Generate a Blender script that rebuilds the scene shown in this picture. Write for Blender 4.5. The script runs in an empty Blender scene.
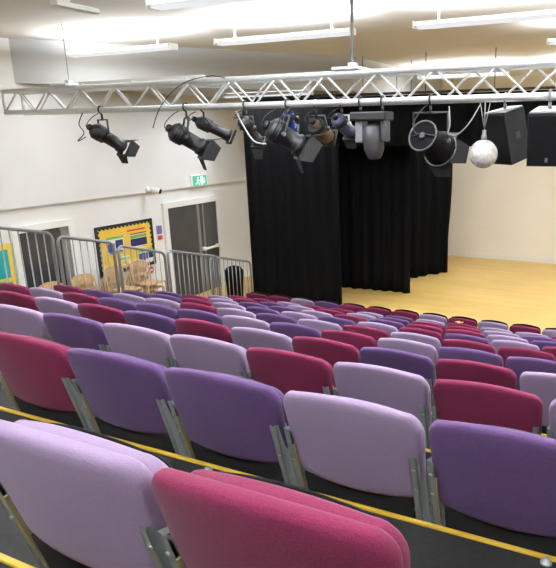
import bpy, bmesh, math, random
from mathutils import Vector, Matrix
random.seed(7)
SC = bpy.context.scene
COL = SC.collection
EYE = 3.6                      # camera height above the hall floor

# ------------------------------------------------------------------ materials
def principled(name, col, rough=0.6, metal=0.0, sheen=0.0, spec=0.5):
    m = bpy.data.materials.new(name); m.use_nodes = True
    b = m.node_tree.nodes['Principled BSDF']
    b.inputs['Base Color'].default_value = (*col, 1)
    b.inputs['Roughness'].default_value = rough
    b.inputs['Metallic'].default_value = metal
    b.inputs['Specular IOR Level'].default_value = spec
    if sheen:
        b.inputs['Sheen Weight'].default_value = sheen
        b.inputs['Sheen Roughness'].default_value = 0.4
    return m

def lin(r, g, b):
    f = lambda c: (c/255/12.92) if c/255 <= 0.04045 else ((c/255+0.055)/1.055)**2.4
    return (f(r), f(g), f(b))

def noisy(name, c1, c2, scale=8.0, rough=0.7, metal=0.0, bump=0.0, stretch=(1, 1, 1), detail=4, sheen=0.0, spec=0.4, coord='Object', bscale=None):
    m = principled(name, c1, rough, metal, sheen, spec)
    nt = m.node_tree; N = nt.nodes; L = nt.links
    b = N['Principled BSDF']
    tc = N.new('ShaderNodeTexCoord'); mp = N.new('ShaderNodeMapping')
    mp.inputs['Scale'].default_value = stretch
    L.new(tc.outputs[coord], mp.inputs['Vector'])
    nz = N.new('ShaderNodeTexNoise'); nz.inputs['Scale'].default_value = scale; nz.inputs['Detail'].default_value = detail
    L.new(mp.outputs['Vector'], nz.inputs['Vector'])
    rp = N.new('ShaderNodeValToRGB')
    rp.color_ramp.elements[0].position = 0.3; rp.color_ramp.elements[1].position = 0.7
    rp.color_ramp.elements[0].color = (*c1, 1); rp.color_ramp.elements[1].color = (*c2, 1)
    L.new(nz.outputs['Fac'], rp.inputs['Fac']); L.new(rp.outputs['Color'], b.inputs['Base Color'])
    if bump:
        n2 = N.new('ShaderNodeTexNoise'); n2.inputs['Scale'].default_value = bscale or scale; n2.inputs['Detail'].default_value = 3
        L.new(mp.outputs['Vector'], n2.inputs['Vector'])
        bp = N.new('ShaderNodeBump'); bp.inputs['Strength'].default_value = bump; bp.inputs['Distance'].default_value = 0.004
        L.new(n2.outputs['Fac'], bp.inputs['Height']); L.new(bp.outputs['Normal'], b.inputs['Normal'])
    return m

def emit(name, col, s):
    m = bpy.data.materials.new(name); m.use_nodes = True
    nt = m.node_tree; nt.nodes.clear()
    e = nt.nodes.new('ShaderNodeEmission'); o = nt.nodes.new('ShaderNodeOutputMaterial')
    e.inputs['Color'].default_value = (*col, 1); e.inputs['Strength'].default_value = s
    nt.links.new(e.outputs[0], o.inputs['Surface'])
    return m

def fabric(name, a, b):
    return noisy(name, a, b, scale=280, rough=0.95, bump=0.35, sheen=0.08, spec=0.1, bscale=320, detail=6)

M = {}
M['lilac'] = fabric('lilac_wool', lin(146, 126, 154), lin(155, 134, 162))
M['purple'] = fabric('purple_wool', lin(80, 58, 96), lin(94, 70, 110))
M['crimson'] = fabric('crimson_wool', lin(102, 31, 59), lin(117, 43, 72))
M['pan'] = principled('black_plastic', lin(15, 14, 15), 0.85, spec=.1)
M['post'] = noisy('grey_enamel_steel', lin(140, 146, 142), lin(154, 159, 155), 20, 0.4, 0.15)
M['tan'] = principled('tan_reflection', lin(148, 136, 104), 0.5)
M['pale'] = principled('pale_cast_metal', lin(176, 178, 176), 0.4, 0.3)
M['deck'] = noisy('dark_deck_carpet', lin(26, 26, 26), lin(36, 36, 36), 60, 0.95, bump=0.3)
M['riser'] = principled('black_riser', lin(24, 22, 24), 0.8)
M['yellow'] = noisy('yellow_nosing', lin(214, 172, 50), lin(226, 188, 72), 14, 0.45)
M['wall'] = noisy('warm_white_paint', lin(228, 226, 221), lin(233, 231, 227), 1.5, 0.85)
M['wallup'] = noisy('off_white_panel', lin(222, 220, 216), lin(227, 225, 221), 1.5, 0.85)
M['backwall'] = noisy('cream_paint', lin(238, 233, 221), lin(242, 238, 227), 1.2, 0.8)
M['ceil'] = noisy('ceiling_paint', lin(222, 218, 210), lin(227, 223, 216), 1.0, 0.9)
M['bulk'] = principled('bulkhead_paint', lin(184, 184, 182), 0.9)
M['white'] = principled('white_gloss', lin(236, 235, 230), 0.4)
M['black_cloth'] = noisy('black_velour', lin(11, 11, 12), lin(15, 15, 16), 30, 1.0, sheen=0.0, spec=0.05)
M['black'] = principled('black_metal', lin(20, 20, 22), 0.5, 0.1)
M['darkgrey'] = principled('dark_grey_metal', lin(52, 52, 54), 0.5, 0.2)
M['midgrey'] = principled('mid_grey_metal', lin(120, 120, 122), 0.45, 0.3)
M['alu'] = noisy('aluminium_tube', lin(206, 206, 204), lin(220, 220, 218), 30, 0.4, 0.3)
M['railgrey'] = principled('rail_grey_steel', lin(138, 140, 144), 0.4, 0.4)
M['doorgrey'] = noisy('dark_grey_door', lin(66, 64, 62), lin(74, 72, 70), 3, 0.5)
M['doorstrip'] = principled('door_strip', lin(120, 116, 110), 0.45)
M['glassdark'] = principled('dark_glazing', lin(52, 52, 54), 0.15)
M['wood'] = noisy('pale_wood', lin(176, 142, 96), lin(194, 160, 112), 6, 0.5, stretch=(1, 1, 6))
M['boardyellow'] = noisy('yellow_paper', lin(226, 186, 70), lin(234, 196, 84), 6, 0.8)
M['boardblack'] = principled('black_border', lin(30, 28, 28), 0.7)
M['blue'] = principled('blue_print', lin(64, 70, 130), 0.6)
M['navy'] = principled('navy_print', lin(40, 44, 92), 0.6)
M['green'] = principled('green_print', lin(120, 176, 70), 0.6)
M['teal'] = principled('teal_print', lin(28, 150, 150), 0.6)
M['lime'] = principled('lime_print', lin(140, 200, 90), 0.6)
M['red'] = principled('red_print', lin(188, 60, 48), 0.6)
M['violet'] = principled('violet_print', lin(120, 110, 170), 0.6)
M['paper'] = principled('white_paper', lin(230, 228, 224), 0.7)
M['cable'] = principled('black_cable', lin(36, 34, 34), 0.6)
M['rimgrey'] = principled('rim_grey_metal', lin(84, 84, 86), 0.5, 0.2)
M['flap'] = principled('matt_black_sheet', lin(38, 37, 37), 0.75, spec=.15)
M['spk'] = principled('speaker_cabinet_black', lin(30, 30, 31), 0.7, spec=.2)
M['greycable'] = principled('grey_wire', lin(140, 138, 132), 0.5, 0.4)
M['lens'] = principled('lens_glass', lin(60, 64, 72), 0.08, 0.0, spec=0.8)
M['gel'] = principled('blue_gel', lin(46, 74, 150), 0.25)
M['amber'] = principled('amber_brown_housing', lin(92, 72, 46), 0.5)
M['bluegrey'] = principled('blue_grey_housing', lin(74, 78, 104), 0.45, 0.2)
M['peach'] = principled('peach_paper', lin(250, 190, 120), 0.7)
M['exit'] = emit('exit_green', lin(110, 208, 170), 1.0)
M['exitwhite'] = emit('exit_white', lin(225, 255, 240), 1.6)
M['tube'] = emit('fluorescent_tube', (0.96, 0.98, 1.0), 0.9)
# wooden stage floor: strips along the room's width
def floor_mat():
    m = principled('beech_floor', lin(222, 186, 108), 0.38, spec=0.35)
    nt = m.node_tree; N = nt.nodes; L = nt.links; b = N['Principled BSDF']
    tc = N.new('ShaderNodeTexCoord'); br = N.new('ShaderNodeTexBrick')
    br.inputs['Scale'].default_value = 1.0; br.inputs['Brick Width'].default_value = 1.8; br.inputs['Row Height'].default_value = 0.11
    br.inputs['Mortar Size'].default_value = 0.002
    br.inputs['Color1'].default_value = (*lin(224, 190, 116), 1); br.inputs['Color2'].default_value = (*lin(216, 181, 107), 1)
    br.inputs['Mortar'].default_value = (*lin(198, 164, 96), 1)
    L.new(tc.outputs['Object'], br.inputs['Vector'])
    nz = N.new('ShaderNodeTexNoise'); nz.inputs['Scale'].default_value = 0.9; nz.inputs['Detail'].default_value = 5
    L.new(tc.outputs['Object'], nz.inputs['Vector'])
    mx = N.new('ShaderNodeMix'); mx.data_type = 'RGBA'; mx.blend_type = 'MULTIPLY'
    rp = N.new('ShaderNodeValToRGB'); rp.color_ramp.elements[0].color = (.9, .88, .84, 1); rp.color_ramp.elements[1].color = (1, 1, 1, 1)
    rp.color_ramp.elements[0].position = .35; rp.color_ramp.elements[1].position = .65
    L.new(nz.outputs['Fac'], rp.inputs['Fac'])
    mx.inputs[0].default_value = 1.0
    L.new(br.outputs['Color'], mx.inputs[6]); L.new(rp.outputs['Color'], mx.inputs[7])
    L.new(mx.outputs[2], b.inputs['Base Color'])
    return m
M['floor'] = floor_mat()
# mirror ball: facet reflections painted as random grey to white cells
def mirror_mat():
    m = principled('mirror_facets', lin(235, 235, 233), 0.25, 0.2)
    nt = m.node_tree; N = nt.nodes; L = nt.links; b = N['Principled BSDF']
    tc = N.new('ShaderNodeTexCoord'); v = N.new('ShaderNodeTexVoronoi'); v.inputs['Scale'].default_value = 28
    L.new(tc.outputs['Object'], v.inputs['Vector'])
    rp = N.new('ShaderNodeValToRGB'); rp.color_ramp.elements[0].color = (*lin(176, 172, 168), 1); rp.color_ramp.elements[1].color = (*lin(244, 242, 236), 1)
    L.new(v.outputs['Color'], rp.inputs['Fac']); L.new(rp.outputs['Color'], b.inputs['Base Color'])
    return m
M['mirror'] = mirror_mat()

# ------------------------------------------------------------------ mesh helpers
def bx(bm, x0, x1, y0, y1, z0, z1, mat=0, bevel=0.0):
    vs = [bm.verts.new((x, y, z)) for x in (x0, x1) for y in (y0, y1) for z in (z0, z1)]
    fs = [(0, 1, 3, 2), (4, 6, 7, 5), (0, 4, 5, 1), (2, 3, 7, 6), (0, 2, 6, 4), (1, 5, 7, 3)]
    out = []
    for f in fs:
        fc = bm.faces.new([vs[i] for i in f]); fc.material_index = mat; out.append(fc)
    if bevel:
        es = list({e for f in out for e in f.edges})
        bmesh.ops.bevel(bm, geom=es, offset=bevel, segments=2, affect='EDGES', profile=0.5)
    return vs

def obox(bm, c, ax, ay, az, sx, sy, sz, mat=0):
    """oriented box: centre, three unit axes, full sizes"""
    c = Vector(c); vs = []
    for i in (-.5, .5):
        for j in (-.5, .5):
            for k in (-.5, .5):
                vs.append(bm.verts.new(c + ax*sx*i + ay*sy*j + az*sz*k))
    for f in [(0, 1, 3, 2), (4, 6, 7, 5), (0, 4, 5, 1), (2, 3, 7, 6), (0, 2, 6, 4), (1, 5, 7, 3)]:
        fc = bm.faces.new([vs[i] for i in f]); fc.material_index = mat

def frame(d):
    d = Vector(d).normalized()
    u = Vector((0, 0, 1))
    if abs(d.dot(u)) > .95: u = Vector((0, 1, 0))
    s = d.cross(u).normalized(); t = s.cross(d).normalized()
    return s, d, t

def tube(bm, pts, r, n=8, mat=0, cap=True):
    pts = [Vector(p) for p in pts]; rings = []
    rs = r if isinstance(r, (list, tuple)) else [r]*len(pts)
    prev = None
    for i, p in enumerate(pts):
        if i == 0: d = pts[1]-p
        elif i == len(pts)-1: d = p-pts[i-1]
        else: d = (pts[i+1]-p).normalized()+(p-pts[i-1]).normalized()
        d.normalize()
        if prev is None: s, _, t = frame(d)
        else:
            s = (prev - d*prev.dot(d))
            s = s.normalized() if s.length > 1e-6 else frame(d)[0]
            t = s.cross(d).normalized()
        prev = s
        rings.append([bm.verts.new(p + (s*math.cos(a)+t*math.sin(a))*rs[i]) for a in [2*math.pi*k/n for k in range(n)]])
    for a, b in zip(rings, rings[1:]):
        for k in range(n):
            f = bm.faces.new((a[k], a[(k+1) % n], b[(k+1) % n], b[k])); f.material_index = mat; f.smooth = True
    if cap:
        for q in (rings[0], rings[-1]):
            f = bm.faces.new(q); f.material_index = mat
    return rings

def lathe(bm, o, d, prof, n=20, mat=0):
    """profile of (distance along d, radius)"""
    o = Vector(o); s, d, t = frame(d); rings = []
    for (h, r) in prof:
        rings.append([bm.verts.new(o + d*h + (s*math.cos(a)+t*math.sin(a))*max(r, 1e-4)) for a in [2*math.pi*k/n for k in range(n)]])
    for a, b in zip(rings, rings[1:]):
        for k in range(n):
            f = bm.faces.new((a[k], a[(k+1) % n], b[(k+1) % n], b[k])); f.material_index = mat; f.smooth = True
    bm.faces.new(rings[0]).material_index = mat; bm.faces.new(rings[-1]).material_index = mat

def prism(bm, pts2, z0, z1, mat=0):
    lo = [bm.verts.new((x, y, z0)) for x, y in pts2]; hi = [bm.verts.new((x, y, z1)) for x, y in pts2]
    n = len(pts2)
    bm.faces.new(lo).material_index = mat; bm.faces.new(hi).material_index = mat
    for i in range(n):
        bm.faces.new((lo[i], lo[(i+1) % n], hi[(i+1) % n], hi[i])).material_index = mat

def mesh(name, bm, mats):
    bmesh.ops.recalc_face_normals(bm, faces=bm.faces)
    me = bpy.data.meshes.new(name); bm.to_mesh(me); bm.free()
    for m in (mats if isinstance(mats, (list, tuple)) else [mats]): me.materials.append(m)
    return me

def obj(name, bm, mats, parent=None, loc=None):
    o = bpy.data.objects.new(name, mesh(name, bm, mats) if isinstance(bm, bmesh.types.BMesh) else bm)
    COL.objects.link(o)
    if parent: o.parent = parent
    if loc: o.location = loc
    return o

def thing(name, label, cat, loc=(0, 0, 0), rotz=0, group=None):
    o = bpy.data.objects.new(name, None); COL.objects.link(o)
    o.empty_display_size = .1
    o.location = loc; o.rotation_euler = (0, 0, rotz); o['label'] = label; o['category'] = cat
    if group: o['group'] = group
    return o

def tag(o, label, cat, group=None):
    o['label'] = label; o['category'] = cat
    if group: o['group'] = group
    return o

def struct(name, bm, mats, parent=None):
    o = obj(name, bm, mats, parent)
    if not parent: o['kind'] = 'structure'
    return o

def dup(root, loc, label, rotz=None):
    r = root.copy(); COL.objects.link(r); r.location = loc; r['label'] = label
    if rotz is not None: r.rotation_euler = (0, 0, rotz)
    for ch in list(root.children):
        c = ch.copy(); COL.objects.link(c); c.parent = r
        for g in ch.children:
            k = g.copy(); COL.objects.link(k); k.parent = c
    return r

B = bmesh.new

# ------------------------------------------------------------------ camera
F, YAW, PITCH, ROLL = 592.3, math.radians(-24.4323), math.radians(14.3466), math.radians(-0.4788)
fw = Vector((math.sin(YAW)*math.cos(PITCH), math.cos(YAW)*math.cos(PITCH), -math.sin(PITCH)))
rt = Vector((math.cos(YAW), -math.sin(YAW), 0)); up = rt.cross(fw)
r2 = rt*math.cos(ROLL)+up*math.sin(ROLL); u2 = -rt*math.sin(ROLL)+up*math.cos(ROLL)
cd = bpy.data.cameras.new('camera'); cam = bpy.data.objects.new('camera', cd); COL.objects.link(cam)
cd.sensor_fit = 'HORIZONTAL'; cd.sensor_width = 36; cd.lens = F/556*36
cd.shift_x = (278-378.5)/556; cd.clip_start = 0.05
cam.matrix_world = Matrix(((r2.x, u2.x, -fw.x, 0), (r2.y, u2.y, -fw.y, 0), (r2.z, u2.z, -fw.z, EYE), (0, 0, 0, 1)))
SC.camera = cam

def at(u, v, Y):
    """the point of the hall, Y metres in front, that the photograph shows at (u, v)"""
    d = r2*((u-378.5)/F) + u2*((284-v)/F) + fw
    return Vector((d.x*Y/d.y, Y, d.z*Y/d.y + EYE))

# ------------------------------------------------------------------ the room
XL, XR, YB, YF, ZC = -9.33, 8.0, -4.5, 16.8, 5.06
bm = B(); bx(bm, XL-.2, XR+.2, YB-.2, YF+.2, -.15, 0); struct('floor', bm, M['floor'])
bm = B(); bx(bm, XL-.2, XR+.2, YB-.2, YF+.2, ZC, ZC+.15); struct('ceiling', bm, M['ceil'])
bm = B(); bx(bm, XL-.2, XL, YB-.2, YF+.2, 0, ZC); struct('wall_left', bm, M['wall'])
bm = B(); bx(bm, XR, XR+.2, YB-.2, YF+.2, 0, ZC); struct('wall_right', bm, M['wall'])
bm = B(); bx(bm, XL, XR, YF, YF+.2, 0, ZC); struct('wall_back', bm, M['backwall'])
bm = B(); bx(bm, XL, XR, YB-.2, YB, 0, ZC); struct('wall_rear', bm, M['wall'])
bm = B(); bx(bm, XL+.02, XR, YF-.02, YF, 0, .13); struct('baseboard_back', bm, M['white'])
bm = B(); bx(bm, XL, XL+.02, 11.4, YF-.02, 0, .1); struct('baseboard_left', bm, M['white'])
# upper lining of the left wall stands a little proud of the wall below it
bm = B(); bx(bm, XL, XL+.07, YB, 12.9, 2.46, ZC); struct('wall_left_lining', bm, M['wallup'])
# lowered corner of the ceiling, cut off on the diagonal
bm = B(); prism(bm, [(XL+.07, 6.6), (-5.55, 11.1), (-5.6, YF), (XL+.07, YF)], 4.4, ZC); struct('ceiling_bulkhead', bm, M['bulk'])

# ------------------------------------------------------------------ left wall: doors, boards, signs
def wall_box(name, y0, y1, z0, z1, t, mat, parent=None, x=XL, bev=0):
    bm = B(); bx(bm, x, x+t, y0, y1, z0, z1, bevel=bev); return obj(name, bm, mat, parent)

d2 = wall_box('door_2', 9.62, 11.2, 0.0, 2.07, .03, M['doorgrey']); d2['kind'] = 'structure'
bm = B(); bx(bm, XL, XL+.06, 9.5, 9.62, 0, 2.19); bx(bm, XL, XL+.06, 11.2, 11.3, 0, 2.19); bx(bm, XL, XL+.06, 9.62, 11.2, 2.07, 2.19)
obj('door_frame', bm, M['wall'], d2)
wall_box('meeting_stile', 10.52, 10.6, 0, 2.06, .045, M['doorstrip'], d2)
wall_box('edge_stile', 10.7, 10.74, 0, 2.06, .045, M['doorstrip'], d2)
bm = B(); tube(bm, [(XL+.1, 10.6, 1.02), (XL+.1, 11.18, 1.02)], .03); bx(bm, XL+.03, XL+.1, 10.62, 10.68, .98, 1.06); bx(bm, XL+.03, XL+.1, 11.08, 11.14, .98, 1.06)
obj('push_bar', bm, M['white'], d2)

d1 = wall_box('door_1', 6.28, 7.2, 0.0, 2.05, .03, M['glassdark']); d1['kind'] = 'structure'
bm = B(); bx(bm, XL, XL+.06, 6.16, 6.28, 0, 2.16); bx(bm, XL, XL+.06, 7.2, 7.33, 0, 2.16); bx(bm, XL, XL+.06, 6.28, 7.2, 2.05, 2.16)
obj('door_frame', bm, M['white'], d1)
wall_box('lock_stile', 7.04, 7.2, 0, 2.05, .045, M['doorstrip'], d1)
wall_box('mid_rail', 6.28, 7.04, .9, 1.0, .045, M['doorgrey'], d1)

# big notice board: black scalloped border, yellow backing, printed sheets
nb = thing('notice_board', 'yellow notice board with black scalloped border on the white wall', 'notice board', (XL+.006, 8.46, .98))
def on(b, name, y0, y1, z0, z1, x0, t, mat):
    bm = B(); bx(bm, x0, x0+t, y0, y1, z0, z1); return obj(name, bm, mat, b)
on(nb, 'backing', -.68, .69, 0, .93, .0, .02, M['boardyellow'])
bm = B()
bx(bm, 0, .03, -.7, -.65, -.01, .945); bx(bm, 0, .03, .66, .71, -.01, .945); bx(bm, 0, .03, -.65, .66, .895, .945); bx(bm, 0, .03, -.65, .66, -.01, .04)
for i in range(14):
    y = -.6+i*.094
    for z in (.895, .04):
        lathe(bm, (0.002, y, z), (1, 0, 0), [(0, .03), (.026, .03)], 12)
for i in range(9):
    z = .08+i*.095
    for y in (-.65, .66):
        lathe(bm, (0.002, y, z), (1, 0, 0), [(0, .03), (.026, .03)], 12)
obj('scalloped_border', bm, M['boardblack'], nb)
def sheet(b, y0, y1, z0, z1, bands, x0=.022):
    s = on(b, 'sheet', y0, y1, z0, z1, x0, .004, M['paper'])
    h = z1-z0
    for (a, c, p, q, mt) in bands:
        bm = B(); bx(bm, x0+.004, x0+.006, y0+(y1-y0)*a, y0+(y1-y0)*c, z0+h*p, z0+h*q); obj('print', bm, mt, s)
    return s
sheet(nb, -.48, -.07, .40, .72, [(0, 1, .84, 1, M['green']), (0, .45, .1, .6, M['blue']), (.5, .95, .25, .75, M['navy']), (.1, .9, .0, .12, M['violet'])])
sheet(nb, .1, .52, .43, .71, [(0, 1, .9, 1, M['red']), (0, 1, .64, .86, M['green']), (0, 1, .05, .6, M['navy'])])
sheet(nb, .27, .64, .06, .36, [(0, 1, .78, 1, M['green']), (0, .46, .2, .72, M['blue']), (.5, 1, .28, .7, M['navy']), (0, 1, 0, .1, M['paper'])])
sheet(nb, -.2, .02, .12, .3, [(0, 1, .6, .9, M['lime']), (0.1, .9, .1, .5, M['boardyellow'])])
on(nb, 'heading_strip', .04, .5, .76, .79, .022, .003, M['red'])

nb2 = thing('notice_board', 'teal and yellow display board at the far left behind the rail', 'notice board', (XL+.006, 5.6, .75))
on(nb2, 'backing', -.75, .58, 0, 1.17, 0, .02, M['boardyellow'])
on(nb2, 'edge_trim', .54, .585, 0, 1.17, .0, .026, M['lime'])
on(nb2, 'sheet', -.6, .46, .62, 1.08, .021, .004, M['teal'])
on(nb2, 'sheet', .2, .47, .2, .55, .021, .004, M['teal'])
bm = B(); bx(bm, .026, .029, .2, .25, .1, .6); bx(bm, .026, .029, .25, .36, .54, .6); bx(bm, .026, .029, .33, .38, .1, .54)
obj('cut_out_arch', bm, M['lime'], nb2)
on(nb2, 'sheet', -.5, .1, .15, .5, .021, .004, M['paper'])

ps = thing('poster', 'small violet and red paper notice between board and dark doors', 'poster', (XL+.006, 9.365, 1.42))
on(ps, 'paper', -.08, .08, 0, .33, 0, .006, M['paper'])
on(ps, 'violet_panel', -.075, .075, .14, .32, .006, .003, M['violet'])
on(ps, 'red_panel', -.06, .075, .02, .11, .006, .003, M['red'])

bm = B(); lathe(bm, (XL, 9.02, .86), (1, 0, 0), [(0, .075), (.02, .075), (.03, .06)], 20)
rs = obj('round_sign', bm, M['red']); tag(rs, 'round red sign low on the wall below the notice board', 'sign')
bm = B(); bx(bm, XL+.03, XL+.034, 8.985, 9.055, .845, .875); obj('white_bar', bm, M['paper'], rs)

ex = thing('exit_sign', 'glowing green emergency exit sign above the dark double doors', 'exit sign', (XL+.07, 10.6, 2.48))
wall_box('housing', -.26, .26, -.02, .24, .06, M['white'], ex, 0, .008)
wall_box('lit_face', -.23, .23, 0, .22, .004, M['exit'], ex, .061)
bm = B()   # running figure, doorway and arrow in white
Xf = .066
bx(bm, Xf, Xf+.003, .02, .10, .02, .2)
lathe(bm, (Xf, -.06, .175), (1, 0, 0), [(0, .02), (.003, .02)], 12)
tube(bm, [(Xf, -.06, .15), (Xf, -.075, .09)], .016, 6); tube(bm, [(Xf, -.075, .09), (Xf, -.03, .06), (Xf, -.035, .02)], .01, 6)
tube(bm, [(Xf, -.075, .09), (Xf, -.1, .05), (Xf, -.14, .04)], .01, 6); tube(bm, [(Xf, -.1, .11), (Xf, -.06, .14), (Xf, -.015, .11)], .008, 6)
tube(bm, [(Xf, .14, .17), (Xf, .14, .06)], .01, 6); tube(bm, [(Xf, .115, .09), (Xf, .14, .05), (Xf, .165, .09)], .009, 6)
obj('running_figure', bm, M['exitwhite'], ex)

cc = thing('security_camera', 'small white security camera on the wall left of the exit sign', 'camera', (XL+.07, 9.2, 2.52))
bm = B(); lathe(bm, (0, -.1, 0), (1, 0, 0), [(0, .055), (.03, .055), (.06, .03)], 14); tube(bm, [(.05, -.1, 0), (.1, -.06, -.02)], .018); obj('mount', bm, M['white'], cc)
bm = B(); lathe(bm, (.1, -.08, 0.0), (.75, .5, -.25), [(0, .03), (.01, .055), (.14, .055), (.15, .05)], 14); obj('housing', bm, M['white'], cc)
bm = B(); lathe(bm, Vector((.1, -.08, 0))+Vector((.75, .5, -.25)).normalized()*.15, (.75, .5, -.25), [(0, .05), (.03, .047), (.032, .03)], 14); obj('lens', bm, M['pan'], cc)

# ------------------------------------------------------------------ stacked wooden chairs along the left wall
def wood_chair_parts(root):
    bm = B(); bx(bm, -.2, .2, -.2, .2, .43, .455, bevel=.008); obj('seat', bm, M['wood'], root)
    for sx in (-1, 1):
        for sy in (-1, 1):
            bm = B()
            if sy < 0: tube(bm, [(sx*.228, -.2, 0), (sx*.214, -.18, .45)], .014)
            else: tube(bm, [(sx*.228, .25, 0), (sx*.214, .2, .43), (sx*.21, .26, .8)], .014)
            obj('leg', bm, M['wood'], root)
    bm = B()
    for k, (z0, z1) in enumerate(((.68, .86), (.54, .6))):
        vs = []
        n = 8
        for i in range(n+1):
            x = -.2+.4*i/n; y = .255-.035*(1-(x/.2)**2)*-1 - .02
            rz = z1-(.035*(abs(x)/.2)**3 if k == 0 else 0)
            vs.append([bm.verts.new((x, y+(z0-.6)*.12, z0)), bm.verts.new((x, y+.015+(z0-.6)*.12, z0)), bm.verts.new((x, y+.015+(z1-.6)*.12, rz)), bm.verts.new((x, y+(z1-.6)*.12, rz))])
        for a, b in zip(vs, vs[1:]):
            for j in range(4): bm.faces.new((a[j], a[(j+1) % 4], b[(j+1) % 4], b[j]))
        bm.faces.new(vs[0]); bm.faces.new(vs[-1])
    obj('backrest', bm, M['wood'], root)
tier_words = ['lowest', 'second', 'third', 'topmost']
stacks = [((-8.9, 6.5), 'in front of the left glazed door', 1.57), ((-8.88, 7.12), 'beside the right edge of the left glazed door', 1.5),
          ((-8.9, 7.82), 'under the left half of the notice board', 1.6), ((-8.9, 8.42), 'under the right half of the notice board', 1.55)]
wc = None
for (p, where, rz) in stacks:
    for k in range(4):
        loc = (p[0]+.05*k*math.sin(rz), p[1]-.05*k*math.cos(rz), .115*k)
        lab = 'pale wooden chair %s, %s of its stack' % (where, tier_words[k])
        if wc is None:
            wc = thing('wooden_chair', lab, 'chair', loc, rz, 'stacked wooden chairs by the left wall'); wood_chair_parts(wc)
        else: dup(wc, loc, lab, rz)

# ------------------------------------------------------------------ raked seating tiers
PITCH_X = .5
X2 = -2.042
def rowY(r): return 1.4936+.814*(r-2)
def top_z(r):
    if r == 11: return -2.885+.0+EYE
    return -.789-.241*(r-2)+EYE
H = .638
def plat(r): return top_z(r)-H-(.016 if r == 11 else 0)
def nose(r): return rowY(r+1)+.03
TX0, TX1 = -7.1, 2.6
ordn = {0: 'nearest dark tier at the bottom left corner', 1: 'dark tier under the second yellow edge from the viewer'}
for r in range(0, 12):
    z = plat(r); y1 = nose(r) if r < 11 else 9.45; y0 = nose(r-1)+.012
    if r == 0: y0 = -1.2
    zn = plat(r+1) if r < 11 else 0
    lab = ordn.get(r) or ('dark seating tier carrying the front row by the stage' if r == 11 else 'dark seating tier under the %s row of seats from the front' % ['', '', 'second', 'third', 'fourth', 'fifth', 'sixth', 'seventh', 'eighth', 'ninth', 'tenth'][12-r])
    t = thing('seating_tier', lab, 'tier', ((TX0+TX1)/2, (y0+y1)/2, zn), 0, 'tiers of the raked seating')
    hw = (TX1-TX0)/2; hd = (y1-y0)/2; dz = z-zn
    bm = B(); bx(bm, -hw, hw, -hd, hd-.016, dz-.03 if dz > .05 else 0, dz); obj('deck', bm, M['deck'], t)
    bm = B(); bx(bm, -hw, hw, hd-.016, hd, dz-.02, dz+.008, bevel=.003); obj('nosing', bm, M['yellow'], t)
    if zn > .02:
        for i in range(4):
            x = -hw+.06+(2*hw-.12)*i/3
            bm = B(); bx(bm, x-.025, x+.025, hd-.1, hd-.05, -zn, dz-.03); obj('support_leg', bm, M['darkgrey'], t)
    bm = B()
    if dz > .06: bx(bm, -hw, hw, hd-.04, hd-.024, 0, dz-.03); obj('riser', bm, M['riser'], t)
    else: bm.free()

# ------------------------------------------------------------------ tip-up seats
LEAN = .27
def outline(w, top, bot, arch, sag, rc, n=10):
    """closed outline in (x, z): arched top, rounded shoulders, straight sides, sagging foot"""
    pts = []
    zt = lambda x: top-arch*(abs(x)/w)**2.0
    xs = w-rc
    for i in range(n+1):                                   # top, left to right
        x = -xs+2*xs*i/n; pts.append((x, zt(x)))
    z0 = zt(xs); slope = -2*arch*xs/w**2
    for i in range(1, 6):                                  # right shoulder
        a = math.pi/2*(1-i/6); pts.append((xs+rc*math.cos(a), z0-rc*1.35*(1-math.sin(a))))
    zs = z0-rc*1.35
    for i in range(5): pts.append((w-.012*i/4, zs+(bot+.05-zs)*i/4))
    rb = .03; wb = w-.012
    for i in range(1, 4):
        a = math.pi/2*i/4; pts.append((wb-rb*(1-math.cos(a)), bot+.05-rb*math.sin(a)))
    for i in range(n+1):
        x = (wb-rb)*(1-2*i/n); pts.append((x, bot+.02-sag*(1-(x/wb)**2)))
    for i in range(3, 0, -1):
        a = math.pi/2*i/4; pts.append((-wb+rb*(1-math.cos(a)), bot+.05-rb*math.sin(a)))
    for i in range(5): pts.append((-w+.012*(1-i/4), bot+.05+(zs-bot-.05)*i/4))
    for i in range(5, 0, -1):
        a = math.pi/2*(1-i/6); pts.append((-xs-rc*math.cos(a), z0-rc*1.35*(1-math.sin(a))))
    return pts

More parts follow.
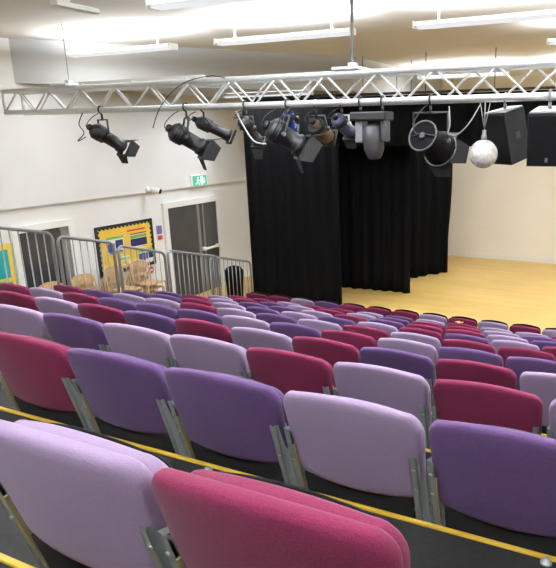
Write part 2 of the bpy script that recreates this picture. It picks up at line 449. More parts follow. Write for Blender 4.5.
def pad(w, top, bot, arch, sag, rc, y0, th, curve=.018, rnd=.018, bulge=.012):
    bm = B(); pts = outline(w, top, bot, arch, sag, rc)
    cx, cz = 0, (top+bot)/2
    levels = [(.25, -bulge), (.6, -bulge*.8), (.86, -bulge*.35), (None, 0), (None, .3), (None, 1), (None, 2), (None, 3), (None, 3.7), (.86, 1+bulge), (.6, 1+bulge), (.25, 1+bulge)]
    rings = []
    def place(x, z, d):
        y = y0+d+(H-.154-z)*LEAN+curve*(x/.235)**2
        return bm.verts.new((x, y, z))
    seq = [('s', .25, -bulge), ('s', .6, -bulge*.85), ('s', .85, -bulge*.4), ('i', rnd, 0), ('i', rnd*.3, rnd*.35), ('i', 0, rnd), ('i', 0, th-rnd), ('i', rnd*.3, th-rnd*.35), ('i', rnd, th), ('s', .85, th+bulge*.3), ('s', .6, th+bulge*.6), ('s', .25, th+bulge*.7)]
    hh = (top-bot)/2
    for kind, a, d in seq:
        ring = []
        for (x, z) in pts:
            if kind == 's': fx = fz = a*(1-rnd/w)
            else: fx = 1-a/w; fz = 1-a/hh
            ring.append(place(cx+(x-cx)*fx, cz+(z-cz)*fz, d))
        rings.append(ring)
    n = len(pts)
    for p, q in zip(rings, rings[1:]):
        for k in range(n):
            f = bm.faces.new((p[k], p[(k+1) % n], q[(k+1) % n], q[k])); f.smooth = True
    f = bm.faces.new(rings[0]); f.smooth = True
    f = bm.faces.new(rings[-1]); f.smooth = True
    return bm

ly = lambda z: (H-.154-z)*LEAN          # y of the backrest's rear plane at height z
def post_bm(side):
    bm = B()
    ax = Vector((1, 0, 0)); az = Vector((0, -LEAN, 1)).normalized(); ay = az.cross(ax).normalized()
    x0, x1 = (.206, .231) if side > 0 else (-.222, -.243)
    z0, z1 = .02, .468
    def q(x, z, d): return bm.verts.new((x, ly(z)+d, z))
    # face plate with a slanted head, and a return flange towards the sitter
    for (xa, xb, da, db, mt) in ((x0, x1, .014, .022, 0), (x1-side*.007, x1, .014, .075, 0), (x0, x0+side*.004, .014, .03, 0)):
        v = [q(xa, z0, da), q(xb, z0, da), q(xb, z0, db), q(xa, z0, db), q(xa, z1-.012, da), q(xb, z1, da), q(xb, z1-.02, db), q(xa, z1-.03, db)]
        for f in ((0, 3, 2, 1), (4, 5, 6, 7), (0, 1, 5, 4), (1, 2, 6, 5), (2, 3, 7, 6), (3, 0, 4, 7)):
            bm.faces.new([v[i] for i in f]).material_index = mt
    if side < 0:   # yellowish reflection on the post, painted as a tan strip
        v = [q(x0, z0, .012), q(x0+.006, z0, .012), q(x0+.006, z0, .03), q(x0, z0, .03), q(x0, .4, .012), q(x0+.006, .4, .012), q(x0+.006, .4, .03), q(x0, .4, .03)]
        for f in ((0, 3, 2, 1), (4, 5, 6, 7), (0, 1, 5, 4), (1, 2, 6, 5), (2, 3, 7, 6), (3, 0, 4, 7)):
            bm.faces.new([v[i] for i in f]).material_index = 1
    # two bolt heads
    for z in (.41, .33):
        lathe(bm, (x0+side*.014, ly(z)+.014, z), (0, -1, -.27), [(0, .006), (.004, .005)], 8)
    return bm

ME = {}
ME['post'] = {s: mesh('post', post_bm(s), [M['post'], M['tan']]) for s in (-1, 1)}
def hinge_bm(s):
    bm = B()
    z = .255; y = ly(z)+.035
    lathe(bm, (s*.2, y+.03, z), (-s, 0, 0), [(0, .022), (.012, .022), (.016, .014), (.05, .014)], 12)
    bx(bm, min(s*.2, s*.16), max(s*.2, s*.16), y-.012, y+.02, z-.03, z-.012)
    return bm
ME['hinge'] = {s: mesh('hinge', hinge_bm(s), M['pale']) for s in (-1, 1)}
def foot_bm(s):
    bm = B(); y = ly(0)+.03
    bx(bm, min(s*.195, s*.245), max(s*.195, s*.245), y-.05, y+.07, 0, .022, bevel=.004)
    lathe(bm, (s*.22, y+.05, .022), (0, 0, 1), [(0, .014), (.01, .013), (.016, .006)], 10)
    return bm
ME['foot'] = {s: mesh('foot', foot_bm(s), M['pale']) for s in (-1, 1)}
def base_bm():
    bm = B()
    v = []
    for z in (.05, .285):
        for d in (.014, .03):
            for x in (-.2, .2): v.append(bm.verts.new((x, ly(z)+d, z)))
    for f in ((0, 1, 3, 2), (4, 6, 7, 5), (0, 4, 5, 1), (2, 3, 7, 6), (0, 2, 6, 4), (1, 5, 7, 3)): bm.faces.new([v[i] for i in f])
    tube(bm, [(-.205, ly(.3)+.06, .29), (.205, ly(.3)+.06, .29)], .014, 8)
    return bm
ME['base'] = mesh('kick_panel', base_bm(), M['riser'])
ME['back'] = {}; ME['cushion'] = {}
for c in ('lilac', 'purple', 'crimson'):
    ME['back'][c] = mesh('backrest', pad(.241, H, .262, .04, .01, .05, -.006, .046, curve=.034, rnd=.015, bulge=.004), M[c])
    ME['cushion'][c] = mesh('seat_cushion', pad(.228, H-.034, .25, .045, .015, .055, .044, .06, curve=.028, bulge=.006), M[c])
ME['pan'] = mesh('seat_pan', pad(.215, H-.05, .24, .05, .012, .07, .11, .014, curve=.024, rnd=.006, bulge=.004), M['pan'])
ME['panfront'] = mesh('seat_pan', pad(.228, H+.002, .24, .045, .012, .06, .11, .02, curve=.024, rnd=.006, bulge=.004), M['pan'])

protos = {}
def seat(row, x, c, label, group):
    loc = (x, rowY(row), plat(row)+.002)
    key = (c, row == 11)
    if key in protos:
        o = dup(protos[key], loc, label); o['group'] = group; return o
    t = thing('tip_up_seat', label, 'seat', loc, 0, group)
    obj('backrest', ME['back'][c], None, t); obj('seat_cushion', ME['cushion'][c], None, t)
    obj('seat_pan', ME['panfront' if row == 11 else 'pan'], None, t)
    obj('kick_panel', ME['base'], None, t)
    for s in (-1, 1):
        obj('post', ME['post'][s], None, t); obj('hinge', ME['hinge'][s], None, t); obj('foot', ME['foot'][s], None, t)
    protos[key] = t
    return t

# colours of every seat the photograph shows, row by row (row 11 is the front row), with the first gap's place along the row
NAME = {'L': 'lilac', 'P': 'purple', 'R': 'crimson'}
def gx(row, k): return X2+.25*(row % 2)+.5*k+(.01 if row == 1 else 0)
ROWS = {1: (1, 'LR'), 2: (-1, 'RPPLPL'), 3: (-4, 'LPLLRLRL'), 4: (-6, 'RLRPRLRPRL'),
        5: (-9, 'RLRPPPLPRLPPL'), 6: (-9, 'RPLLRLPLRLRRP'), 7: (-9, 'PPRLPLPLRPLR'),
        8: (-9, 'PRLPPLRPRRLPR'), 9: (-9, 'LRPLRLPRRLPP'), 10: (-9, 'RRLRRLPLRLLR'), 11: (-10, 'RRLPRRRLRLRLR')}
vis = {1: 'row nearest the viewer', 2: 'second row from the viewer', 3: 'third row from the viewer', 4: 'fourth row from the viewer',
       5: 'fifth row from the viewer', 6: 'sixth row from the front', 7: 'fifth row from the front', 8: 'fourth row from the front',
       9: 'third row from the front', 10: 'second row from the front', 11: 'front row'}
nth = ['first', 'second', 'third', 'fourth', 'fifth', 'sixth', 'seventh', 'eighth', 'ninth', 'tenth', 'eleventh', 'twelfth', 'thirteenth', 'fourteenth', 'fifteenth']
for row, (k0, cols) in ROWS.items():
    for i, ch in enumerate(cols):
        c = NAME[ch]
        x = gx(row, k0+i)+.25
        x += {2: .016*(x+.4), 3: .013*(x+.2)-.01, 4: -.03, 5: -.03, 6: -.02, 7: -.02, 8: -.012, 9: -.012, 10: -.008}.get(row, 0.0)
        place = 'from the left in the' if row <= 4 else 'from the railing in the'
        seat(row, x, c, '%s tip-up seat, %s %s %s' % (c, nth[i], place, vis[row]), 'seats in the '+vis[row])

for (u, v, lab) in ((546, 563, 'small grey dome bolt on the dark tier at the lower right corner'), (208, 471, 'small pale dome bolt on the dark tier just beyond the crimson nearest seat')):
    d_ = at(u, v, 1.0)-Vector((0, 0, EYE)); k_ = (plat(1)-EYE)/d_.z
    p_ = Vector((d_.x*k_, d_.y*k_, plat(1)))
    bb = thing('floor_bolt', lab, 'bolt', p_, 0, 'bolts on the nearest full tier')
    bm = B(); lathe(bm, (0, 0, 0), (0, 0, 1), [(0, .017), (.004, .017), (.006, .013), (.014, .011), (.018, .005)], 14); obj('dome', bm, M['pale'], bb)
# peach paper slip left on a seat of the second row from the front
bm = B()
xs = gx(10, 2)
n = 5
g = [[bm.verts.new((-.055+.11*i/n, -.035+.07*j/n, .012*math.sin(i*1.7+j)*.6+.01)) for j in range(n+1)] for i in range(n+1)]
for i in range(n):
    for j in range(n): bm.faces.new((g[i][j], g[i+1][j], g[i+1][j+1], g[i][j+1]))
bmesh.ops.solidify(bm, geom=bm.faces[:], thickness=.02)
pslip = obj('paper_slip', bm, M['peach'], None, (0, 0, 0))
PSLIP = pslip
tag(pslip, 'small peach paper lying on a crimson seat back near the stage', 'paper')
pslip.location = (gx(10, -1)+.2, rowY(10)-.01, top_z(10)+.012)

# ------------------------------------------------------------------ side railing of the seating, in five hooped panels
def rail_panel(y0, z0, y1, z1, label, zb0, zb1, x=-7.25):
    L = y1-y0
    t = thing('railing_panel', label, 'railing', (x, y0, zb0), 0, 'side railing panels')
    P0 = Vector((0, 0, z0-zb0)); P1 = Vector((0, L, z1-zb0)); b1 = zb1-zb0
    bm = B()
    sl = (z1-z0)/L; r = .09; pts = [(0, 0, 0), (0, 0, P0.z-r)]
    for i in range(1, 5):
        a = math.pi/2*i/4; y = r*(1-math.cos(a)); pts.append((0, y, P0.z-r+r*math.sin(a)+sl*y))
    for i in range(0, 5):
        a = math.pi/2*i/4; y = L-r+r*math.sin(a); pts.append((0, y, P0.z+sl*y-r*(1-math.cos(a))))
    pts.append((0, L, b1))
    tube(bm, pts, .022, 8); obj('hoop_frame', bm, M['railgrey'], t)
    bm = B(); tube(bm, [(0, .0, .12), (0, L, b1+.12)], .015, 6); obj('bottom_rail', bm, M['railgrey'], t)
    n = max(3, round(L/.115))
    for i in range(1, n):
        y = L*i/n; f = i/n
        bm = B(); tube(bm, [(0, y, .12+(b1)*f), (0, y, P0.z+sl*y-.005)], .0085, 6); obj('baluster', bm, M['railgrey'], t)
def deckz(y):
    for r in range(0, 12):
        if y < (nose(r) if r < 11 else 9.45): return plat(r)
    return 0.0
panels = [(3.75, 5.36, 2.74, 2.325, 'grey barred railing panel at the far left edge'),
          (5.44, 6.34, 2.27, 2.03, 'grey barred railing panel in front of the left door, left of the notice board'),
          (6.42, 7.35, 1.975, 1.69, 'grey barred railing panel in front of the notice board'),
          (7.42, 8.66, 1.715, 1.37, 'grey barred railing panel in front of the dark double doors'),
          (8.574, 9.767, 1.386, 1.047, 'grey barred railing panel beside the front row, nearest the black curtain')]
for i, (y0, y1, z0, z1, lab) in enumerate(panels):
    rail_panel(y0, z0, y1, z1, lab, 0.0, 0.0, -7.33 if i == 4 else -7.25)

# black bin between railing end and curtain
bn = thing('black_bin', 'black round-topped bin between the railing end and the curtain', 'bin', (-8.15, 10.25, 0))
bm = B(); lathe(bm, (0, 0, 0), (0, 0, 1), [(0, .15), (.02, .17), (.6, .2), (.62, .21), (.64, .2)], 20); obj('body', bm, M['pan'], bn)
bm = B(); lathe(bm, (0, 0, .64), (0, 0, 1), [(0, .21), (.05, .2), (.12, .15), (.15, .06), (.152, .001)], 20); obj('lid', bm, M['pan'], bn)

# ------------------------------------------------------------------ black curtains and border
def curtain(name, label, p0, p1, z0, z1, waves, amp, bulge=0.0, seed=0, flare=0.0):
    rnd = random.Random(seed)
    p0 = Vector((*p0, 0)); p1 = Vector((*p1, 0)); d = p1-p0; L = d.length; d.normalize(); nrm = Vector((-d.y, d.x, 0))
    nx = int(waves*10); nz = 14
    ph = [rnd.uniform(-.6, .6) for _ in range(nx+1)]
    bm = B(); g = []
    for i in range(nx+1):
        s = i/nx; col = []
        for j in range(nz+1):
            t = j/nz
            a = amp*(1.15-.5*t)
            off = a*math.sin(2*math.pi*waves*s+.8*math.sin(5*s+seed)) + a*.45*math.sin(2*math.pi*waves*s*.43+seed)
            al = L*s + flare*(1-t)*(s-.5)*2 + bulge*math.sin(math.pi*min(1, (1-t)*1.3))*s**4
            p = p0+d*al+nrm*off; col.append(bm.verts.new((p.x, p.y, z0+(z1-z0)*t)))
        g.append(col)
    for i in range(nx):
        for j in range(nz):
            f = bm.faces.new((g[i][j], g[i+1][j], g[i+1][j+1], g[i][j+1])); f.smooth = True
    bmesh.ops.recalc_face_normals(bm, faces=bm.faces)
    bmesh.ops.solidify(bm, geom=bm.faces[:], thickness=.012)
    o = obj(name, bm, M['black_cloth']); tag(o, label, 'curtain', 'black stage curtains'); return o
curtain('stage_curtain', 'black curtain nearest the left wall, hanging behind the front seats', (-7.98, 10.66), (-5.76, 10.8), .015, 4.285, 8, .03, seed=1)
curtain('stage_curtain', 'middle black curtain, set back behind the left one', (-6.9, 12.1), (-4.78, 12.25), .02, 4.285, 8, .035, seed=3)
curtain('stage_curtain', 'rightmost black curtain with a bulging edge against the cream wall', (-5.5, 13.3), (-4.66, 14.6), .02, 4.285, 5, .05, bulge=.1, seed=6)
bo = curtain('border_curtain', 'short black border curtain hanging across behind the lighting truss', (-8.3, 11.2), (1.5, 11.2), 3.33, 4.305, 30, .02, seed=9)
for (nm, lab, p, q, z) in (('curtain_track', 'dark track carrying the left black curtain', (-8.05, 10.66), (-5.8, 10.8), 4.32),
                          ('curtain_track', 'dark track carrying the middle black curtain', (-7.0, 12.1), (-4.7, 12.25), 4.32),
                          ('curtain_track', 'dark track carrying the rightmost black curtain', (-5.55, 13.22), (-4.6, 14.69), 4.32),
                          ('curtain_track', 'long dark track carrying the short black border', (-8.35, 11.2), (1.55, 11.2), 4.34)):
    t = thing(nm, lab, 'curtain track', (p[0], p[1], z))
    bm = B(); tube(bm, [(0, 0, 0), (q[0]-p[0], q[1]-p[1], 0)], .025, 8); obj('rail', bm, M['darkgrey'], t)
    n = max(2, int((Vector(q)-Vector(p)).length/1.4))
    for i in range(n+1):
        f = .03+.94*i/n; x = p[0]+(q[0]-p[0])*f; y = p[1]+(q[1]-p[1])*f
        zt = 4.4 if (x < -5.6 and (y-6.45)/(11.05-6.45) > (x-XL)/(-5.6-XL)) else ZC
        bm = B(); tube(bm, [((q[0]-p[0])*f, (q[1]-p[1])*f, 0), ((q[0]-p[0])*f, (q[1]-p[1])*f, zt-z)], .008, 6); obj('hanger', bm, M['darkgrey'], t)

# ------------------------------------------------------------------ lighting truss
TY, TZ, TS = 6.0, 3.925, .295
TXa, TXb = -8.72, 1.4
tr = thing('lighting_truss', 'silver box truss hanging across the hall below the ceiling', 'truss', (TXa, TY, TZ))
Lt = TXb-TXa
corners = [(0, 0), (0, TS), (TS, 0), (TS, TS)]      # (y, z)
for (y, z) in corners:
    bm = B(); tube(bm, [(0, y, z), (Lt, y, z)], .033, 10); obj('chord', bm, M['alu'], tr)
nb_ = 32; st = Lt/nb_
for i in range(nb_):
    a, b = (0, TS) if i % 2 == 0 else (TS, 0)
    bm = B(); tube(bm, [(st*i, 0, a), (st*(i+1), 0, b)], .013, 6); obj('front_brace', bm, M['alu'], tr)
    bm = B(); tube(bm, [(st*i, TS, b), (st*(i+1), TS, a)], .013, 6); obj('rear_brace', bm, M['alu'], tr)
    bm = B(); tube(bm, [(st*i, a, TS), (st*(i+1), b, TS)], .012, 6); obj('top_brace', bm, M['alu'], tr)
    bm = B(); tube(bm, [(st*i, b, 0), (st*(i+1), a, 0)], .011, 6); obj('bottom_brace', bm, M['alu'], tr)
bm = B()
for (p, q) in (((0, 0, 0), (0, 0, TS)), ((0, TS, 0), (0, TS, TS)), ((0, 0, 0), (0, TS, 0)), ((0, 0, TS), (0, TS, TS))): tube(bm, [p, q], .022, 8)
obj('end_frame', bm, M['alu'], tr)

def hanger(x, label, r, mat, ztop=ZC):
    t = thing('truss_hanger', label, 'hanger', (x, TY+TS/2, TZ+TS+.02))
    bm = B(); tube(bm, [(0, 0, .06), (0, 0, ztop-TZ-TS-.02)], r, 6); obj('rod', bm, mat, t)
    bm = B(); bx(bm, -.16, .16, -.2, .2, .015, .045, bevel=.005); bx(bm, -.04, .04, -.04, .04, .045, .1)
    obj('clamp_plate', bm, M['alu'], t)
bm = B(); bx(bm, 1.45, 3.6, .1, .16, TS+.05, TS+.085); [bx(bm, x, x+.03, .0, .2, TS+.034, TS+.05) for x in (1.6, 2.5, 3.4)]; obj('cable_tray', bm, M['white'], tr)
hanger(-7.5, 'thin wire holding the truss near its left end', .006, M['greycable'])
hanger(-3.08, 'grey steel pole holding the truss near the photo centre', .02, M['midgrey'])
hanger(.9, 'grey steel pole holding the right part of the truss', .02, M['midgrey'])

# ------------------------------------------------------------------ stage lanterns
HOOK = [(0, 0, -.056), (0, -.038, -.036), (0, -.052, .0), (0, -.038, .036), (0, 0, .052), (0, .036, .038)]     # bent strap around a truss tube
def lantern(label, u0, v0, u1, v1, Y0, Y1, rad, clampx=None, housing='black', doors=2, gel=None, style='profile', cx=None, frame_sz=1.15, rear=False, flap=.7, yoke_mat='darkgrey', group='stage lights on the truss'):
    A = at(u0, v0, Y0); Bp = at(u1, v1, Y1)
    d = (Bp-A); L = d.length; d.normalize()
    s = d.cross(Vector((0, 0, 1))).normalized(); t = s.cross(d).normalized()
    mid = A+d*L*.42; hy = TS if rear else 0.0
    cxp = mid.x if cx is None else cx
    top = Vector((cxp, TY+hy, TZ))
    root = thing('stage_light', label, 'stage light', (top.x, top.y, top.z), 0, group)
    o = lambda p: Vector(p)-top
    bm = B()
    if style == 'fresnel': prof = [(0, rad*.7), (L*.05, rad*.95), (L*.75, rad), (L, rad)]
    elif style == 'par': prof = [(0, rad*.35), (L*.08, rad*.6), (L*.35, rad*.85), (L*.4, rad), (L, rad)]
    elif style == 'ring': prof = [(0, rad*.85), (L*.04, rad*.88), (L*.05, rad*.7), (L*.5, rad*.78), (L*.95, rad*1.02), (L, rad*1.02)]
    else: prof = [(0, rad*.45), (L*.05, rad*.75), (L*.12, rad), (L*.42, rad*1.02), (L*.45, rad*.8), (L*.85, rad*.78), (L*.87, rad*.92), (L, rad*.92)]
    lathe(bm, o(A), d, prof, 20); obj('housing', bm, M[housing], root)
    bm = B(); lathe(bm, o(A)+d*(L+.001), d, [(0, rad*.8), (.012, rad*.75), (.018, rad*.4), (.02, .001)], 20); obj('lens', bm, M['gel'] if gel else M['lens'], root)
    bm = B(); lathe(bm, o(A)-d*.05, d, [(0, rad*.3), (.02, rad*.42), (.049, rad*.42)], 14)
    for k in range(3): lathe(bm, o(A)+d*(L*(.14+.07*k)), d, [(0, rad*1.06), (.012, rad*1.06)], 20)
    if style == 'ring':
        bm.free(); bm = B()
        for (h, r) in ((-.01, rad*.9), (L, rad*1.08)):
            ang = [2*math.pi*k/28 for k in range(29)]
            tube(bm, [o(A)+d*h+(s*math.cos(a)+t*math.sin(a))*r for a in ang], .009, 6)
        obj('rim_rings', bm, M['rimgrey'], root)
        bm = B(); lathe(bm, o(A)-d*.03, d, [(0, rad*.16), (.03, rad*.2)], 12); tube(bm, [o(A)-s*rad*.86, o(A)+t*rad*.1-d*.02, o(A)+s*rad*.86], .008, 6)
        obj('rear_bracket', bm, M['darkgrey'], root)
    else: obj('rear_cap_and_fins', bm, M['black'], root)
    # yoke
    hw = rad*1.18
    ytop = Vector((cxp, TY+hy, TZ-.13))
    yb = []
    bm = B()
    p0 = o(mid)-s*hw; p1 = o(mid)+s*hw
    q0 = o(ytop)-s*hw; q1 = o(ytop)+s*hw
    q0.z = q1.z = (ytop-top).z
    tube(bm, [p0, q0, q1, p1], .014, 6)
    for p, sg in ((p0, -1), (p1, 1)): lathe(bm, p, s*sg, [(-.005, .03), (.02, .03), (.03, .015)], 10)
    obj('yoke', bm, M[yoke_mat], root)
    bm = B(); tube(bm, [(0, 0, -.13), (0, 0, -.056)], .014, 8); tube(bm, HOOK, .010, 6)
    lathe(bm, (0, 0, -.14), (0, 0, 1), [(0, .026), (.02, .026)], 8)
    obj('hook_clamp', bm, M['black'], root)
    # colour frame and barn doors
    fs = rad*frame_sz*2
    bm = B()
    cF = o(A)+d*(L+.03); 
    th = .02
    for (a, b, sx, sz) in ((0, 1, fs, th), (0, -1, fs, th), (1, 0, th, fs), (-1, 0, th, fs)):
        obox(bm, cF+s*a*(fs-th)/2+t*b*(fs-th)/2, s, d, t, sx, .03, sz)
    obj('colour_frame', bm, M['black'], root)
    flaps = [(t, s, 1), (t, s, -1), (s, t, 1), (s, t, -1)][:doors] if doors else []
    if doors == 1: flaps = [(t, s, -1)]
    for (e, w, sg) in flaps:
        bm = B()
        hinge_p = cF+e*sg*fs/2+d*.016
        dr = (d*.75+e*sg*.66).normalized(); nn = w.cross(dr).normalized()
        L2 = fs*flap
        v = []
        for (al, ww) in ((0, .5), (1, .34)):
            for sd in (-1, 1):
                for tk in (-.002, .002): v.append(bm.verts.new(hinge_p+dr*L2*al+w*fs*ww*sd+nn*tk))
        for f in ((0, 1, 3, 2), (4, 6, 7, 5), (0, 4, 5, 1), (2, 3, 7, 6), (0, 2, 6, 4), (1, 5, 7, 3)): bm.faces.new([v[i] for i in f])
        obj('barn_door', bm, M['flap'], root)
    # lead: loops from the lamp's tail up to the truss
    bm = B(); tail = o(A)-d*.05
    pts = []
    p3 = Vector((tail.x+.02, -.02, -.047))
    for i in range(11):
        k = i/10
        p = tail.lerp(p3, k)+Vector((-.12*math.sin(math.pi*k)*(1 if d.x > 0 else -1), 0, -.10*math.sin(math.pi*k)*(1-k)))
        pts.append(p)
    tube(bm, pts, .006, 6); obj('power_lead', bm, M['cable'], root)
    return root

lantern('black profile stage light alone at the left end of the truss', 91, 128, 123, 147, 5.84, 6.24, .105, doors=4, flap=.42)
lantern('black stage light above the exit sign with its flaps hanging open', 170, 129, 203, 148, 5.8, 6.1, .12, doors=4, flap=.5)
lantern('slim black stage light just behind the light above the exit sign', 196, 120, 229, 136, 6.26, 6.6, .085, doors=0, rear=True)
lantern('grey stage light at the left edge of the black curtain', 241, 118, 258, 141, 5.9, 6.2, .075, housing='darkgrey', doors=1)
lantern('large black stage light with lowered flap in front of the left curtain', 268, 126, 301, 146, 5.76, 6.0, .135, housing='black', doors=4, flap=.5)
lantern('stage light with a blue filter behind the large black one', 288, 112, 292, 128, 6.2, 6.38, .07, housing='gel', doors=0, gel=True, rear=True)
lantern('amber brown stage light hanging among the dark lights left of centre', 313, 122, 327, 137, 6.22, 6.54, .095, housing='amber', doors=0, style='par', rear=True)
lantern('blue-grey stage light with silvery bracket left of the boxy grey one', 336, 118, 350, 132, 6.18, 6.45, .08, housing='bluegrey', doors=1, style='fresnel', rear=True, yoke_mat='pale', flap=.5)
lantern('wide open-faced black stage light with a ring, left of the mirror ball', 423, 136, 440, 149, 5.86, 6.2, .175, housing='pan', doors=4, style='ring', frame_sz=.8, yoke_mat='darkgrey', flap=.6)

# boxy moving-head light
mv = thing('moving_head_light', 'boxy grey moving-head light hanging in front of the middle curtain', 'stage light', (-2.79, TY, TZ), 0, 'stage lights on the truss')
bm = B(); bx(bm, -.21, .21, -.12, .12, -.2, -.11, bevel=.015); obj('base_box', bm, M['black'], mv)
bm = B(); bx(bm, -.17, -.08, -.07, .07, -.43, -.2, bevel=.012); obj('arm', bm, M['midgrey'], mv)
bm = B(); bx(bm, .13, .19, -.07, .07, -.42, -.2, bevel=.012); obj('arm', bm, M['darkgrey'], mv)
bm = B(); lathe(bm, (.02, -.03, -.24), (0.02, .12, -1), [(0, .07), (.02, .1), (.16, .11), (.26, .11), (.34, .08), (.35, .07)], 18); obj('head', bm, M['darkgrey'], mv)
bm = B(); lathe(bm, (.027, .013, -.591), (0.02, .12, -1), [(0, .07), (.012, .06), (.014, .001)], 18); obj('lens', bm, M['lens'], mv)
for x in (-.13, .13):
    bm = B(); tube(bm, [(x, 0, -.11), (x, 0, -.056)], .016, 8); tube(bm, [(x, b, c_) for (_, b, c_) in HOOK], .010, 6); obj('hook_clamp', bm, M['black'], mv)

# mirror ball
c = at(483.5, 154, 6.0)
mb = thing('mirror_ball', 'small silver mirror ball hanging left of the tilted speaker', 'mirror ball', (c.x, c.y, c.z))
bm = B(); bmesh.ops.create_uvsphere(bm, u_segments=26, v_segments=18, radius=.142); obj('ball', bm, M['mirror'], mb)
bm = B(); lathe(bm, (0, 0, .145), (0, 0, 1), [(0, .03), (.03, .03), (.05, .02), (.09, .02)], 12); obj('motor_cap', bm, M['midgrey'], mb)
bm = B()
tube(bm, [(0, 0, .23), (0, 0, TZ-c.z-.045)], .006, 6); tube(bm, [(0, 0, .24), (.05, 0, TZ-c.z-.045)], .004, 6); tube(bm, [(0, 0, .24), (-.05, 0, TZ-c.z-.045)], .004, 6)
obj('hanging_wires', bm, M['greycable'], mb)

# loudspeakers hanging from the truss, facing down to the seats
def speaker(label, loc, rz, tilt, w, h, dpt, emblem):
    root = thing('loudspeaker', label, 'loudspeaker', loc, rz, 'loudspeakers on the truss')
    R = Matrix.Rotation(tilt, 4, 'X')
    # trapezoid cabinet: front (towards -y) wider than the rear
    def put(name, bm, mat):
        bmesh.ops.transform(bm, matrix=R, verts=bm.verts); return obj(name, bm, mat, root)
    bm = B(); prism(bm, [(-w/2, -dpt/2), (w/2, -dpt/2), (w*.32, dpt/2), (-w*.32, dpt/2)], -h, 0); put('cabinet', bm, M['spk'])
    bm = B(); bx(bm, -w*.47, w*.47, -dpt/2-.012, -dpt/2, -h+.015, -.015, bevel=.004); put('grille', bm, M['pan'])
    if emblem:
        bm = B(); bx(bm, -.012, .012, -dpt/2-.018, -dpt/2-.012, -h+.045, -h+.085); put('emblem', bm, M['midgrey'])
    bm = B(); prism(bm, [(-w*.46, -dpt*.46), (w*.46, -dpt*.46), (w*.3, dpt*.46), (-w*.3, dpt*.46)], .004, .016); put('lit_top_plate', bm, M['pale'])  # ceiling light on the cabinet top, coloured in as a pale plate
    bm = B(); bx(bm, w*.36, w*.425, -.04, .03, -h*.55, -h*.42); put('side_handle', bm, M['darkgrey'])
    hz = TZ-loc[2]; ri = Matrix.Rotation(-rz, 4, 'Z')
    bm = B(); tube(bm, [(0, 0, .015), (0, 0, hz-.056)], .016, 8); tube(bm, [ri @ Vector((a, b, c_+hz)) for (a, b, c_) in HOOK], .012, 6)
    obj('bracket', bm, M['midgrey'], root)
    return root
speaker('black tilted speaker just right of the mirror ball', (-1.42, TY+TS, 3.808), math.radians(-38), math.radians(14), .35, .52, .31, False)
speaker('black speaker with brightly lit pale top at the right edge', (-.928, TY, 3.79), math.radians(4), math.radians(13), .37, .5, .3, True)

# loose black leads swagged along the truss
def lead(label, pts, r=.007, mat='cable'):
    bm = B(); P = [Vector(p) for p in pts]; out = []
    for i in range(len(P)-1):
        p0 = P[max(0, i-1)]; p1 = P[i]; p2 = P[i+1]; p3 = P[min(len(P)-1, i+2)]
        for k in range(8):
            t = k/8
            out.append(.5*((2*p1)+(p2-p0)*t+(2*p0-5*p1+4*p2-p3)*t*t+(3*p1-p0-3*p2+p3)*t**3))
    out.append(P[-1]); tube(bm, out, r, 6)
    return tag(obj('cable', bm, M[mat]), label, 'cable', 'cables on the truss')
lead('thin black cable looping beside the leftmost stage light', [at(83, 112, 6.03), at(79, 124, 6.03), at(84, 133, 6.03), at(78, 141, 6.03), at(86, 137, 6.04)])
lead('thin dark cable climbing over the truss above the second stage light', [at(153, 128, 5.94), at(158, 112, 5.94), at(168, 96, 5.94), at(186, 82, 5.94), at(210, 76, 5.94), at(225, 78, 5.94)], .006)
lead('white cable drooping beside the grey light at the curtain edge', [at(236, 111, 5.95), at(243, 125, 5.6), at(254, 141, 5.5), at(266, 144, 5.48)], .009, 'pale')
lead('black cable swagged between the ring-faced light and the mirror ball', [at(449, 106, 5.95), at(450, 124, 5.9), at(448, 134, 5.82), at(458, 134, 5.85), at(470, 122, 5.9), at(480, 105, 5.95)], .006, 'greycable')

# ------------------------------------------------------------------ suspended fluorescent lights
def area(name, loc, rx, sx, sy, watts, parent, col=(.9, .965, 1.05)):
    ld = bpy.data.lights.new(name, 'AREA'); ld.shape = 'RECTANGLE'; ld.size = sx; ld.size_y = sy; ld.energy = watts; ld.color = col
    o = bpy.data.objects.new(name, ld); COL.objects.link(o); o.parent = parent; o.location = loc; o.rotation_euler = (rx, 0, 0); return o
UPW, DNW = 135, 44
def fluorescent(x0, y, label, length=2.04, z=4.78, upw=UPW, dnw=DNW, ztop=ZC):
    t = thing('fluorescent_light', label, 'ceiling light', (x0+length/2, y, z), 0, 'suspended fluorescent lights')
    h = length/2
    bm = B(); prism_pts = [(-.085, .0), (.085, .0), (.06, .05), (-.06, .05)]
    lo = [bm.verts.new((-h+.01, a, b)) for a, b in prism_pts]; hi = [bm.verts.new((h-.01, a, b)) for a, b in prism_pts]
    bm.faces.new(lo); bm.faces.new(hi)
    for i in range(4): bm.faces.new((lo[i], lo[(i+1) % 4], hi[(i+1) % 4], hi[i]))
    obj('housing', bm, M['white'], t)
    bm = B(); bx(bm, -h+.04, h-.04, -.07, .07, -.022, -.001, bevel=.006); obj('diffuser', bm, M['tube'], t)
    for s in (-1, 1):
        bm = B(); bx(bm, s*h-.02*(s > 0)-.0*(s < 0), s*h+.02*(s < 0)+.0, -.09, .09, -.025, .055); obj('end_cap', bm, M['white'], t)
        bm = B(); tube(bm, [(s*h*.72, 0, .05), (s*h*.72, 0, ztop-z)], .007, 6); obj('suspension_rod', bm, M['white'], t)
    area('uplight', (0, 0, .062), math.pi, length-.1, .1, upw, t)
    area('downlight', (0, 0, -.03), 0, length-.1, .12, dnw, t)
    return t
fluorescent(-8.3, 6.9, 'suspended fluorescent light nearest the left wall')
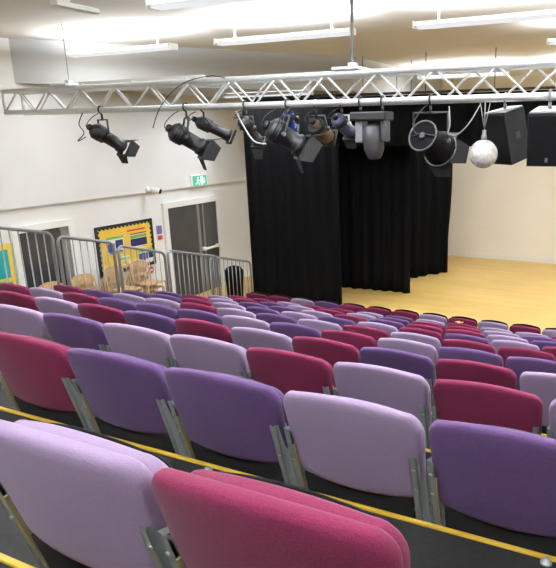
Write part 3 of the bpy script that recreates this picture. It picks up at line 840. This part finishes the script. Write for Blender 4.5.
fluorescent(-5.5, 6.92, 'suspended fluorescent light in the middle, above the truss, left of the grey pole')
fluorescent(-2.65, 6.92, 'suspended fluorescent light at the upper right, right of the grey pole')
fluorescent(.2, 6.92, 'suspended fluorescent light beyond the right edge, in line with the middle one')
fluorescent(-4.5, 4.72, 'suspended fluorescent light cut by the top edge of the photo')
fluorescent(-1.65, 4.72, 'suspended fluorescent light overhead, right of the cut-off one')
fluorescent(1.2, 4.72, 'suspended fluorescent light overhead at the far right')
for (x, y, w) in ((-8.6, 2.6, 'overhead left'), (-5.2, 2.6, 'overhead left of centre'), (-1.8, 2.6, 'above the near rows'), (1.6, 2.6, 'overhead right'), (-5.2, -.4, 'above and behind the viewer, left'), (-1.8, -.4, 'directly above the viewer'), (1.6, -.4, 'above and behind the viewer, right')):
    fluorescent(x, y, 'suspended fluorescent light %s' % w)
fluorescent(-1.47, 8.95, 'far suspended fluorescent light at the right edge beyond the middle row')
fluorescent(1.5, 8.95, 'far suspended fluorescent light beyond the right edge of the photo')
fluorescent(-5.0, 13.3, 'farthest suspended fluorescent light over the stage, left', upw=120, dnw=66)
fluorescent(-2.0, 13.3, 'farthest suspended fluorescent light over the stage, centre', upw=120, dnw=66)
fluorescent(1.2, 13.3, 'farthest suspended fluorescent light over the stage, right', upw=120, dnw=66)

fluorescent(-8.1, 10.3, 'added fluorescent light under the lowered ceiling corner, brightening the left wall', z=4.335, upw=2, dnw=95, ztop=4.4)  # added lamp, unseen; brightens the wall that the bulkhead shades
# small white fitting under the ceiling, upper left
cf = thing('ceiling_fitting', 'small white fitting hanging from the ceiling at the upper left', 'ceiling fitting', (-5.17, 4.42, 4.78))
bm = B(); bx(bm, -.05, .05, -.24, .24, -.02, .03, bevel=.008); obj('body', bm, M['white'], cf)
bm = B(); bx(bm, -.03, .03, -.2, -.08, .03, .06, bevel=.005); obj('bracket', bm, M['white'], cf)
bm = B(); tube(bm, [(0, -.12, .05), (0, -.12, ZC-4.78)], .012, 8); obj('stem', bm, M['white'], cf)

# ------------------------------------------------------------------ world and view
w = bpy.data.worlds.new('world'); SC.world = w; w.use_nodes = True
w.node_tree.nodes['Background'].inputs['Color'].default_value = (1, 1, 1, 1)
w.node_tree.nodes['Background'].inputs['Strength'].default_value = 0.3
SC.view_settings.view_transform = 'Standard'; SC.view_settings.look = 'None'
SC.view_settings.exposure = 0.0; SC.view_settings.gamma = 1.0; SC.view_settings.use_curve_mapping = False
SC.cycles.max_bounces = 8; SC.cycles.diffuse_bounces = 5
